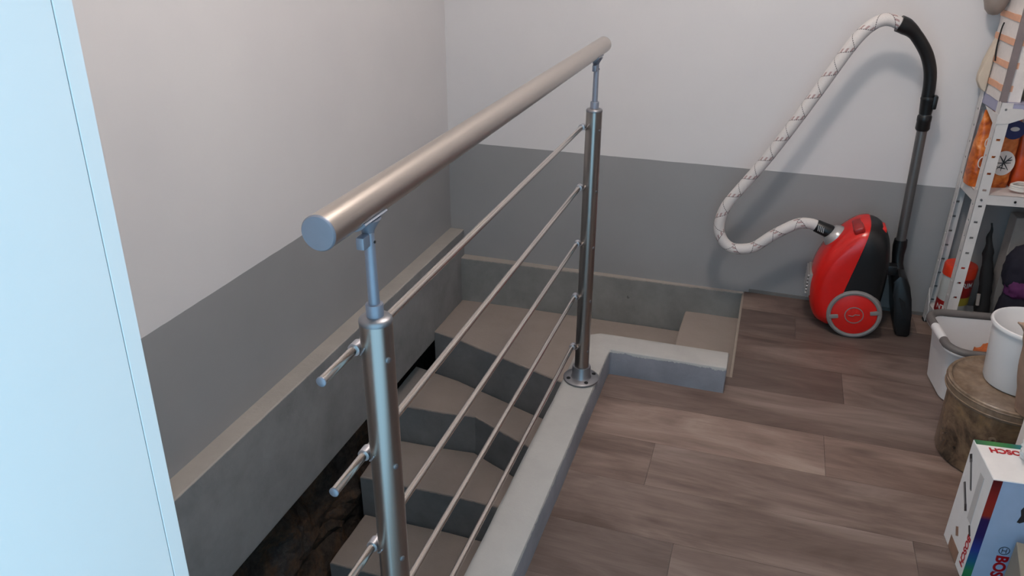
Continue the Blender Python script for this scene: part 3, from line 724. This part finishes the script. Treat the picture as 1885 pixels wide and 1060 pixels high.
# middle shelf: orange pouch, red packet, cable
def pouch(c, ax, ay, wd, dp, h, seed, top=0.25):
    bm = B(); rings = []; nz = 18; ns = 40
    for j in range(nz+1):
        t = j/nz; d_ = dp*(1 if t < 0.12 else max(top*0.12, 1-((t-0.12)/0.88)**2.2)) * (0.9+0.1*min(1, t*8)); w_ = wd*(0.97+0.03*math.sin(t*PI))
        ring = []
        for k in range(ns):
            a = 2*PI*k/ns; cx_ = math.copysign(abs(math.cos(a))**0.35, math.cos(a)); sy_ = math.copysign(abs(math.sin(a))**0.45, math.sin(a))
            p = V(c) + ax*(cx_*w_/2) + ay*(sy_*d_/2) + V((0, 0, h*t))
            if 0 < j: p += noise.noise_vector(p*28+V((seed, 0, 0)))*0.004
            ring.append(bm.verts.new(p))
        rings.append(ring)
    for a, b in zip(rings[:-1], rings[1:]):
        for k in range(ns): bm.faces.new((a[k], a[(k+1) % ns], b[(k+1) % ns], b[k]))
    bm.faces.new(rings[0][::-1]); bm.faces.new(rings[-1]); return bm
bc = V((0.714, 2.885, 0.5605)); bw = V((0.97, 0.22, 0)).normalized(); bdp = V((-0.22, 0.97, 0)).normalized()
bg_ = thing('snack_pouch', bc, 'orange printed food pouch with a white round emblem on the middle shelf', 'pouch')
obj('pouch_body', pouch(bc, bw, bdp, 0.125, 0.075, 0.245, 3), M['bag'], bg_, smooth=True)
fr = bc - bdp*0.040
def on_front(u, z, off=0.0, lean=0.0): return fr + bw*u - bdp*off + bdp*lean + V((0, 0, z))
fn = (bdp*-1 + V((0, 0, 0.06))).normalized(); upv = V((0, 0, 1)) - fn*fn.z; upv.normalize()
def disc(bm, c, rx, rz, n=32, th=0.0012):
    a = [bm.verts.new(c + bw*(rx*math.cos(2*PI*k/n)) + upv*(rz*math.sin(2*PI*k/n))) for k in range(n)]
    b = [bm.verts.new(v.co + fn*th) for v in a]
    bm.faces.new(a[::-1]); bm.faces.new(b)
    for k in range(n): bm.faces.new((a[k], a[(k+1) % n], b[(k+1) % n], b[k]))
    return bm
em = obj('emblem', disc(B(), on_front(0.020, 0.085, 0.001), 0.035, 0.040), M['emblem'], bg_)
bm = B()
for a, b in (((-0.018, -0.020), (0.020, 0.022)), ((0.018, -0.022), (-0.016, 0.024)), ((-0.022, 0.0), (0.022, 0.002)), ((-0.004, -0.026), (0.002, 0.026)), ((0.008, 0.008), (0.024, 0.012)), ((-0.02, -0.012), (0.01, -0.018))):
    q0 = on_front(0.020+a[0], 0.085+a[1], 0.0028); q1 = on_front(0.020+b[0], 0.085+b[1], 0.0028); tube(bm, [q0, q0.lerp(q1, 0.6), q1], [0.0012, 0.002, 0.0010], 6)
obj('crossed_wheat_mark', bm, M['blackprint'], em)
for (u, z0, r0) in ((-0.042, 0.150, 0.016), (-0.046, 0.085, 0.018), (-0.030, 0.060, 0.016)):
    obj('printed_onion_ring', tube(B(), [on_front(u+r0*0.6*math.cos(a), z0+r0*math.sin(a), -0.0005) for a in [math.radians(60+20*i) for i in range(12)]], 0.0018, 6), M['emblem'], bg_)
lg = obj('blue_badge', disc(B(), on_front(0.030, 0.192, -0.007), 0.034, 0.030), M['blueprint'], bg_)
obj('badge_mark', disc(B(), on_front(0.030, 0.195, -0.0055), 0.014, 0.007), M['emblem'], lg)
finish(obj('red_packet', pouch(V((0.830, 2.905, 0.5605)), V((1, 0.1, 0)).normalized(), V((-0.1, 1, 0)).normalized(), 0.095, 0.06, 0.20, 9), M['orange'], None, smooth=True, origin=(0.83, 2.905, 0.5605)), 'orange red packet behind the coiled cable at the right edge', 'packet')
bm = B(); cp = []
for i in range(90):
    t = i/89; a = t*2*PI*3.2
    cp.append(V((0.812+0.036*math.cos(a)+0.006*math.sin(3*a), 2.822+0.018*math.sin(a), 0.566+0.020*t+0.010*abs(math.sin(a*0.5+1)))))
finish(obj('white_cable', tube(bm, cp, 0.0042, 8), M['cable'], None, smooth=True, origin=(0.812, 2.822, 0.5605)), 'coiled white cable beside the orange pouch on the middle shelf', 'cable')

# bottom shelf: tub, black umbrella, purple bag, grey carton
tc = V((0.712, 2.885, 0.0755))
tub = thing('filler_tub', tc, 'white tub with an orange red lid and red label on the bottom shelf', 'tub')
TR, TH = 0.050, 0.185
tbod = obj('tub_body', lathe(B(), [(0, 0), (TR*0.92, 0), (TR*0.94, 0.004), (TR*0.97, 0.065), (TR*0.985, 0.070), (TR*0.975, 0.075), (TR*0.99, 0.11), (TR*1.0, 0.115), (TR*0.99, 0.12), (TR, TH), (0, TH)], tc, 40), M['tubw'], tub, smooth=True)
obj('tub_lid', lathe(B(), [(TR*0.98, TH-0.030), (TR*1.06, TH-0.030), (TR*1.06, TH+0.004), (TR*1.0, TH+0.010), (0, TH+0.010)], tc, 40), M['redlid'], tub, smooth=True)
def cyl_patch(bm, a0, a1, z0, z1, r, n=14):
    lo = [bm.verts.new(tc+V((r*math.cos(math.radians(a0+(a1-a0)*i/n)), r*math.sin(math.radians(a0+(a1-a0)*i/n)), z0))) for i in range(n+1)]
    hi = [bm.verts.new(v.co+V((0, 0, z1-z0))) for v in lo]
    for i in range(n): bm.faces.new((lo[i], lo[i+1], hi[i+1], hi[i]))
    return bm
lb = obj('label_band', cyl_patch(B(), 170, 262, 0.012, 0.062, TR*1.002), M['redlabel'], tub)
lb2 = obj('label_front', cyl_patch(B(), 262, 350, 0.085, 0.158, TR*1.004), M['redlabel'], tub)
obj('label_yellow_field', cyl_patch(B(), 264, 348, 0.055, 0.085, TR*1.004), M['yellow'], tub)
def bent_text(s, size, ang, z, r):
    bm = text_bm(s, size, Matrix.Identity(4), 0.0006, 0.0)
    for v in bm.verts:
        a = math.radians(ang) + v.co.x/r; v.co = tc + V((r*math.cos(a), r*math.sin(a), z+v.co.y))
    return bm
obj('lettering', bent_text('NTI', 0.026, 222, 0.036, TR*1.016), M['tagw'], lb)
obj('lettering', bent_text('RIM', 0.026, 300, 0.132, TR*1.018), M['tagw'], lb2)
um = thing('folded_umbrella', (0.778, 2.85, 0.0755), 'black folded umbrella leaning beside the tub under the shelf', 'umbrella')
obj('canopy', jitter(tube(B(), spline([(0.800, 2.83, 0.0865), (0.795, 2.84, 0.16), (0.786, 2.85, 0.26), (0.776, 2.86, 0.33), (0.768, 2.865, 0.385), (0.763, 2.868, 0.435)], 5), [0.026 - 0.0007*i if i < 15 else max(0.0025, 0.0175-0.0017*(i-15)) for i in range(26)], 16), 0.006, 30, 2), M['blackm'], um, smooth=True)
obj('grip', tube(B(), [(0.774, 2.812, 0.155), (0.770, 2.814, 0.195)], 0.006, 10), M['greycard'], um, smooth=True)
pb = thing('purple_bag', (0.865, 2.84, 0.0755), 'dark navy and purple fabric bag slumped on the bottom shelf', 'bag')
obj('bag_top', blob(B(), (0.876, 2.822, 0.30), (0.055, 0.042, 0.085), 0.16, 1.6, 4), M['navy'], pb, smooth=True)
obj('bag_panel', blob(B(), (0.897, 2.812, 0.240), (0.066, 0.040, 0.05), 0.2, 1.5, 6), M['purple'], pb, smooth=True)
obj('bag_base', blob(B(), (0.895, 2.822, 0.16), (0.062, 0.042, 0.09), 0.14, 1.5, 8, flat=0.0762), M['navy'], pb, smooth=True)
finish(obj('grey_carton', bevel(box(B(), (0.0, 0.0, 0.0755), (0.15, 0.065, 0.455), Matrix.Translation((0.838, 2.888, 0)) @ Matrix.Rotation(RA, 4, 'Z')), 0.002, 1), M['greycard'], None, origin=(0.91, 2.92, 0.0755)), 'plain grey carton standing behind the purple bag under the shelf', 'carton')

# ------------------------------------------------------------------ basket, pail, bucket, box
def rrect(cx, cy, hx, hy, r, rot, n=8):
    out = []
    for (sx, sy, a0) in ((1, 1, 0), (-1, 1, 90), (-1, -1, 180), (1, -1, 270)):
        for i in range(n+1):
            a = math.radians(a0+90*i/n); x = sx*(hx-r)+r*math.cos(a); y = sy*(hy-r)+r*math.sin(a)
            out.append(V((cx+x*math.cos(rot)-y*math.sin(rot), cy+x*math.sin(rot)+y*math.cos(rot), 0)))
    return out
def loft(bm, rings, caps=(True, True)):
    vs = [[bm.verts.new(p) for p in r] for r in rings]; n = len(vs[0])
    for a, b in zip(vs[:-1], vs[1:]):
        for k in range(n): bm.faces.new((a[k], a[(k+1) % n], b[(k+1) % n], b[k]))
    if caps[0]: bm.faces.new(vs[0][::-1])
    if caps[1]: bm.faces.new(vs[-1])
    return bm
bx, by, br = 0.800, 2.492, math.radians(7)
bk = thing('laundry_basket', (bx, by, 0), 'white plastic tub basket with grey soft grip rim on the laminate', 'basket')
def rr_(hx, hy, r, z): return [p+V((0, 0, z)) for p in rrect(bx, by, hx, hy, r, br)]
obj('tub_body', loft(B(), [rr_(0.168, 0.102, 0.05, 0.0), rr_(0.182, 0.116, 0.06, 0.006), rr_(0.196, 0.127, 0.06, 0.15), rr_(0.203, 0.134, 0.06, 0.186), rr_(0.216, 0.147, 0.06, 0.188), rr_(0.217, 0.148, 0.06, 0.194), rr_(0.198, 0.129, 0.055, 0.196), rr_(0.192, 0.123, 0.055, 0.15), rr_(0.175, 0.110, 0.05, 0.012)]), M['whitep'], bk, smooth=True)
path = rr_(0.207, 0.138, 0.058, 0.199)
n = len(path)
def part_path(i0, i1): return [path[i % n] for i in range(i0, i1+1)]
# grey rim in two lengths, a white clip between them on the left side
def dens(pts):
    out = []
    for a, b in zip(pts[:-1], pts[1:]):
        k = max(1, int((b-a).length/0.02)); out += [a.lerp(b, j/k) for j in range(k)]
    return out+[pts[-1]]
full = dens(path+[path[0]]); 
lefts = [i for i, p in enumerate(full) if (p-V((bx, by, 0.199))).x < -0.19]
L0, L1 = rr_(0.207, 0.138, 0.058, 0.199)[9+8], rr_(0.207, 0.138, 0.058, 0.199)[18]
full2 = full
mid = min(range(len(full2)), key=lambda i: (full2[i]-L0.lerp(L1, 0.52)).length)
ring = full2[mid:-1]+full2[:mid]
obj('grip_rim', tube(B(), ring[2:-1], 0.0128, 14), M['greyrim'], bk, smooth=True)
obj('rim_clip', tube(B(), [ring[-3], ring[-1], ring[1], ring[3]], [0.011, 0.0135, 0.0135, 0.011], 14), M['whitep'], bk, smooth=True)
bm = blob(B(), (0.740, 2.445, 0.095), (0.055, 0.040, 0.095), 0.25, 1.8, 12, flat=0.0125)
finish(obj('rust_cloth', bm, M['rust'], None, smooth=True, origin=(0.755, 2.405, 0.10)), 'rust orange cloth lying in the white basket', 'cloth')
finish(obj('black_glove', blob(B(), (0.845, 2.445, 0.09), (0.036, 0.036, 0.09), 0.2, 1.7, 15, flat=0.0125), M['blackm'], None, smooth=True, origin=(0.8, 2.385, 0.15)), 'small black bundle beside the rust cloth in the basket', 'bundle')

pc = V((0.722, 2.125, 0))
pa = thing('plastic_pail', pc, 'murky brown clear plastic pail with lid, standing before the basket', 'pail')
obj('pail_body', lathe(B(), [(0, 0.0), (0.133, 0.0), (0.141, 0.004), (0.1435, 0.012), (0.1475, 0.208), (0.149, 0.216), (0, 0.216)], pc, 64), M['pail'], pa, smooth=True)
ld = obj('pail_lid', lathe(B(), [(r_+0.0075, z_+0.012) for r_, z_ in [(0.1405, 0.186), (0.1465, 0.186), (0.1495, 0.189), (0.1505, 0.214), (0.149, 0.221), (0.1455, 0.2235), (0.1405, 0.2225), (0.137, 0.217), (0.133, 0.2155), (0.06, 0.2155)]] + [(0, 0.2275)], pc, 64), M['lid'], pa, smooth=True)
for zb in (0.207, 0.226):
    obj('lid_rim_bead', lathe(B(), [(0.1572+0.0022*math.cos(2*PI*i/8), zb+0.0022*math.sin(2*PI*i/8)) for i in range(8)], pc, 64, close=True), M['lid'], ld, smooth=True)
obj('handle_lug', lathe(B(), [(0, -0.142), (0.010, -0.142), (0.010, -0.150), (0.005, -0.152), (0.004, -0.146), (0, -0.146)], (pc.x-0.052, pc.y+0.012, 0.135), 16, 'Y'), M['lid'], pa, smooth=True)
wb = V((0.742, 2.150, 0.2282))
bu = finish(obj('white_bucket', lathe(B(), [(0, 0), (0.080, 0), (0.086, 0.003), (0.089, 0.010), (0.1005, 0.166), (0.106, 0.168), (0.1075, 0.173), (0.1055, 0.178), (0.101, 0.179), (0.0975, 0.175), (0.0855, 0.012), (0.08, 0.008), (0, 0.008)], wb, 64), M['whitep'], None, smooth=True, origin=wb), 'white round bucket standing on the lid of the murky pail', 'bucket')
# tan sack hanging in from the right, beside the bucket
bm = B(); tube(bm, spline([(0.748, 1.992, 0.231), (0.742, 1.985, 0.27), (0.730, 1.980, 0.32), (0.718, 1.978, 0.38), (0.700, 1.975, 0.43), (0.672, 1.975, 0.468), (0.640, 1.975, 0.484)], 6), [0.050]*18+[0.049, 0.048, 0.046, 0.044, 0.042, 0.040, 0.038, 0.035, 0.032, 0.029, 0.026, 0.023, 0.020, 0.017, 0.014, 0.011, 0.007, 0.004, 0.002], 18)
for v in bm.verts: v.co += noise.noise_vector(v.co*24)*0.004
for v in bm.verts: v.co.z = max(v.co.z, 0.2358)
finish(obj('tan_sack', bm, M['tan'], None, smooth=True, origin=(0.80, 2.03, 0.2245)), 'tan cloth sack at the right edge leaning against the white bucket', 'sack')

# tool box carton
BA = math.radians(3.5)
BO = V((0.5475, 1.738, 0)); BM = Matrix.Translation(BO) @ Matrix.Rotation(BA+math.radians(2), 4, 'Z')
BL, BDp, BH = 0.40, 0.146, 0.285
cb = thing('tool_carton', BM @ V((BL/2, -BDp/2, 0)), 'white and pale blue power tool carton with a rainbow stripe at the lower right', 'carton')
body = obj('carton_body', bevel(box(B(), (0, -BDp, 0), (BL, 0, BH), BM), 0.0015, 1), M['card'], cb)
t = 0.0006
obj('front_panel', box(B(), (0.018, -BDp-t, 0.004), (BL-0.004, -BDp, BH-0.002), BM), M['cardblue'], cb)
strip = [(0.0, (30, 110, 70)), (0.10, (40, 130, 80)), (0.2, (24, 96, 130)), (0.32, (40, 60, 140)), (0.45, (40, 30, 90)), (0.62, (44, 24, 80)), (0.66, (150, 44, 26)), (0.8, (150, 30, 28)), (1.0, (86, 14, 20))]
obj('colour_stripe', box(B(), (0.0, -BDp-t*1.2, 0.001), (0.0185, -BDp-t*0.1, BH-0.002), BM), rainbow(2, 0.0, BH, strip), cb)
obj('top_stripe', box(B(), (0.001, -0.019, BH), (BL-0.002, -0.002, BH+t), BM), rainbow(0, -BL/2, BL/2, [(0.0, (40, 92, 60)), (0.09, (62, 128, 66)), (0.17, (30, 104, 62)), (0.25, (30, 110, 140)), (0.5, (30, 70, 130)), (1.0, (120, 30, 40))]), cb)
ax = (BM.to_3x3() @ V((1, 0, 0))); ay = (BM.to_3x3() @ V((0, 1, 0))); az = V((0, 0, 1))
obj('top_lettering', text_bm('BOSCH', 0.024, mat3(-ax, -ay, az, BM @ V((0.062, -0.036, BH+0.0008))), 0.0009), M['redprint'], cb)
tp = text_bm('BOSCH', 0.034, mat3(-az, ax, -ay, BM @ V((0.066, -BDp-0.0012, 0.030))), 0.0012); obj('front_lettering', tp, M['redprint'], cb)
def ringmark(c, r0, r1):
    bm = lathe(B(), [(r0, 0), (r1, 0), (r1, 0.0006), (r0, 0.0006)], (0, 0, 0), 32, close=True)
    bmesh.ops.transform(bm, matrix=mat3(ax, az, -ay, c), verts=bm.verts[:]); return bm
cM = BM @ V((0.066, -BDp-t-0.0002, 0.100))
bm = ringmark(cM, 0.0098, 0.0112)
for u in (-0.0042, 0.0042):
    box(bm, (0.066+u-0.0006, -BDp-t-0.0008, 0.0935), (0.066+u+0.0006, -BDp-t-0.0001, 0.1065), BM)
box(bm, (0.0618, -BDp-t-0.0008, 0.0993), (0.0702, -BDp-t-0.0001, 0.1007), BM)
obj('round_logo', bm, M['blackprint'], cb)
obj('side_lettering', text_bm('BOSCH', 0.026, mat3(-az, -ay, -ax, BM @ V((-0.0006, -0.125, 0.066))), 0.0007), M['redprint'], cb)
# pictures of the tool printed on the left side and on the front
def side_bar(a, b, r, m, nm):
    p0 = BM @ V((-0.0004, a[0], a[1])); p1 = BM @ V((-0.0004, b[0], b[1])); dvec = (p1-p0).normalized(); nv = dvec.cross(ax)
    bm = B(); q = [p0+nv*r, p0-nv*r, p1-nv*r, p1+nv*r]; lo = [bm.verts.new(x-ax*0.0005) for x in q]; hi = [bm.verts.new(x+ax*0.0003) for x in q]
    bm.faces.new(lo); bm.faces.new(hi[::-1])
    for i in range(4): bm.faces.new((lo[i], lo[(i+1) % 4], hi[(i+1) % 4], hi[i]))
    obj(nm, bm, m, cb)
side_bar((-0.020, 0.245), (-0.063, 0.190), 0.0045, M['greyprint'], 'printed_tool')
side_bar((-0.024, 0.243), (-0.066, 0.189), 0.0016, M['blackprint'], 'printed_tool_shaft')
side_bar((-0.012, 0.252), (-0.024, 0.238), 0.0065, M['blackprint'], 'printed_tool_head')
side_bar((-0.022, 0.180), (-0.062, 0.142), 0.0050, M['greyprint'], 'printed_tool')
side_bar((-0.026, 0.183), (-0.064, 0.146), 0.0018, M['blackprint'], 'printed_tool_shaft')
side_bar((-0.060, 0.146), (-0.070, 0.134), 0.0060, M['blackprint'], 'printed_tool_head')
side_bar((-0.095, 0.255), (-0.10, 0.13), 0.012, M['palegrey'], 'printed_shade')
side_bar((-0.055, 0.075), (-0.068, 0.058), 0.0075, M['brownprint'], 'printed_patch')
side_bar((-0.040, 0.020), (-0.100, 0.020), 0.017, M['brownprint'], 'printed_photo')
side_bar((-0.108, 0.125), (-0.125, 0.108), 0.004, M['blackprint'], 'printed_symbol')
bm = B(); pts = [(0.070, 0.215), (0.078, 0.235), (0.092, 0.262), (0.125, 0.262), (0.125, 0.165), (0.090, 0.172), (0.088, 0.188), (0.076, 0.180), (0.070, 0.182), (0.074, 0.200)]
lo = [bm.verts.new(BM @ V((x, -BDp-t-0.0004, z))) for x, z in pts]; hi = [bm.verts.new(BM @ V((x, -BDp-t+0.0002, z))) for x, z in pts]
bm.faces.new(lo); bm.faces.new(hi[::-1])
for i in range(len(pts)): bm.faces.new((lo[i], lo[(i+1) % len(pts)], hi[(i+1) % len(pts)], hi[i]))
obj('printed_drill', bm, M['blackprint'], cb)
bm = blob(B(), BM @ V((0.104, -0.066, BH+0.024)), (0.032, 0.036, 0.026), 0.28, 1.5, 21, flat=BH+0.001)
finish(obj('plastic_wrap', bm, M['clear'], None, smooth=True, origin=BM @ V((0.125, -0.072, BH))), 'crumpled clear plastic wrap lying on the power tool carton', 'plastic wrap')
ob_ = bevel(box(B(), (0.0, -0.12, 0.0), (0.2, 0.0, 0.150), Matrix.Translation((0.634, 1.575, 0)) @ Matrix.Rotation(math.radians(-8), 4, 'Z')), 0.0015, 1)
finish(obj('olive_carton', ob_, M['olive'], None, origin=(0.74, 1.50, 0)), 'olive grey carton corner in front of the power tool carton', 'carton')
wc_ = bevel(box(B(), (0.0, 0.0, 0.0), (0.20, 0.10, 0.300), Matrix.Translation((0.700, 1.800, 0)) @ Matrix.Rotation(math.radians(6), 4, 'Z')), 0.0015, 1)
finish(obj('white_carton', wc_, M['card'], None, origin=(0.78, 1.85, 0)), 'plain white carton edge between the pail and the power tool carton', 'carton')
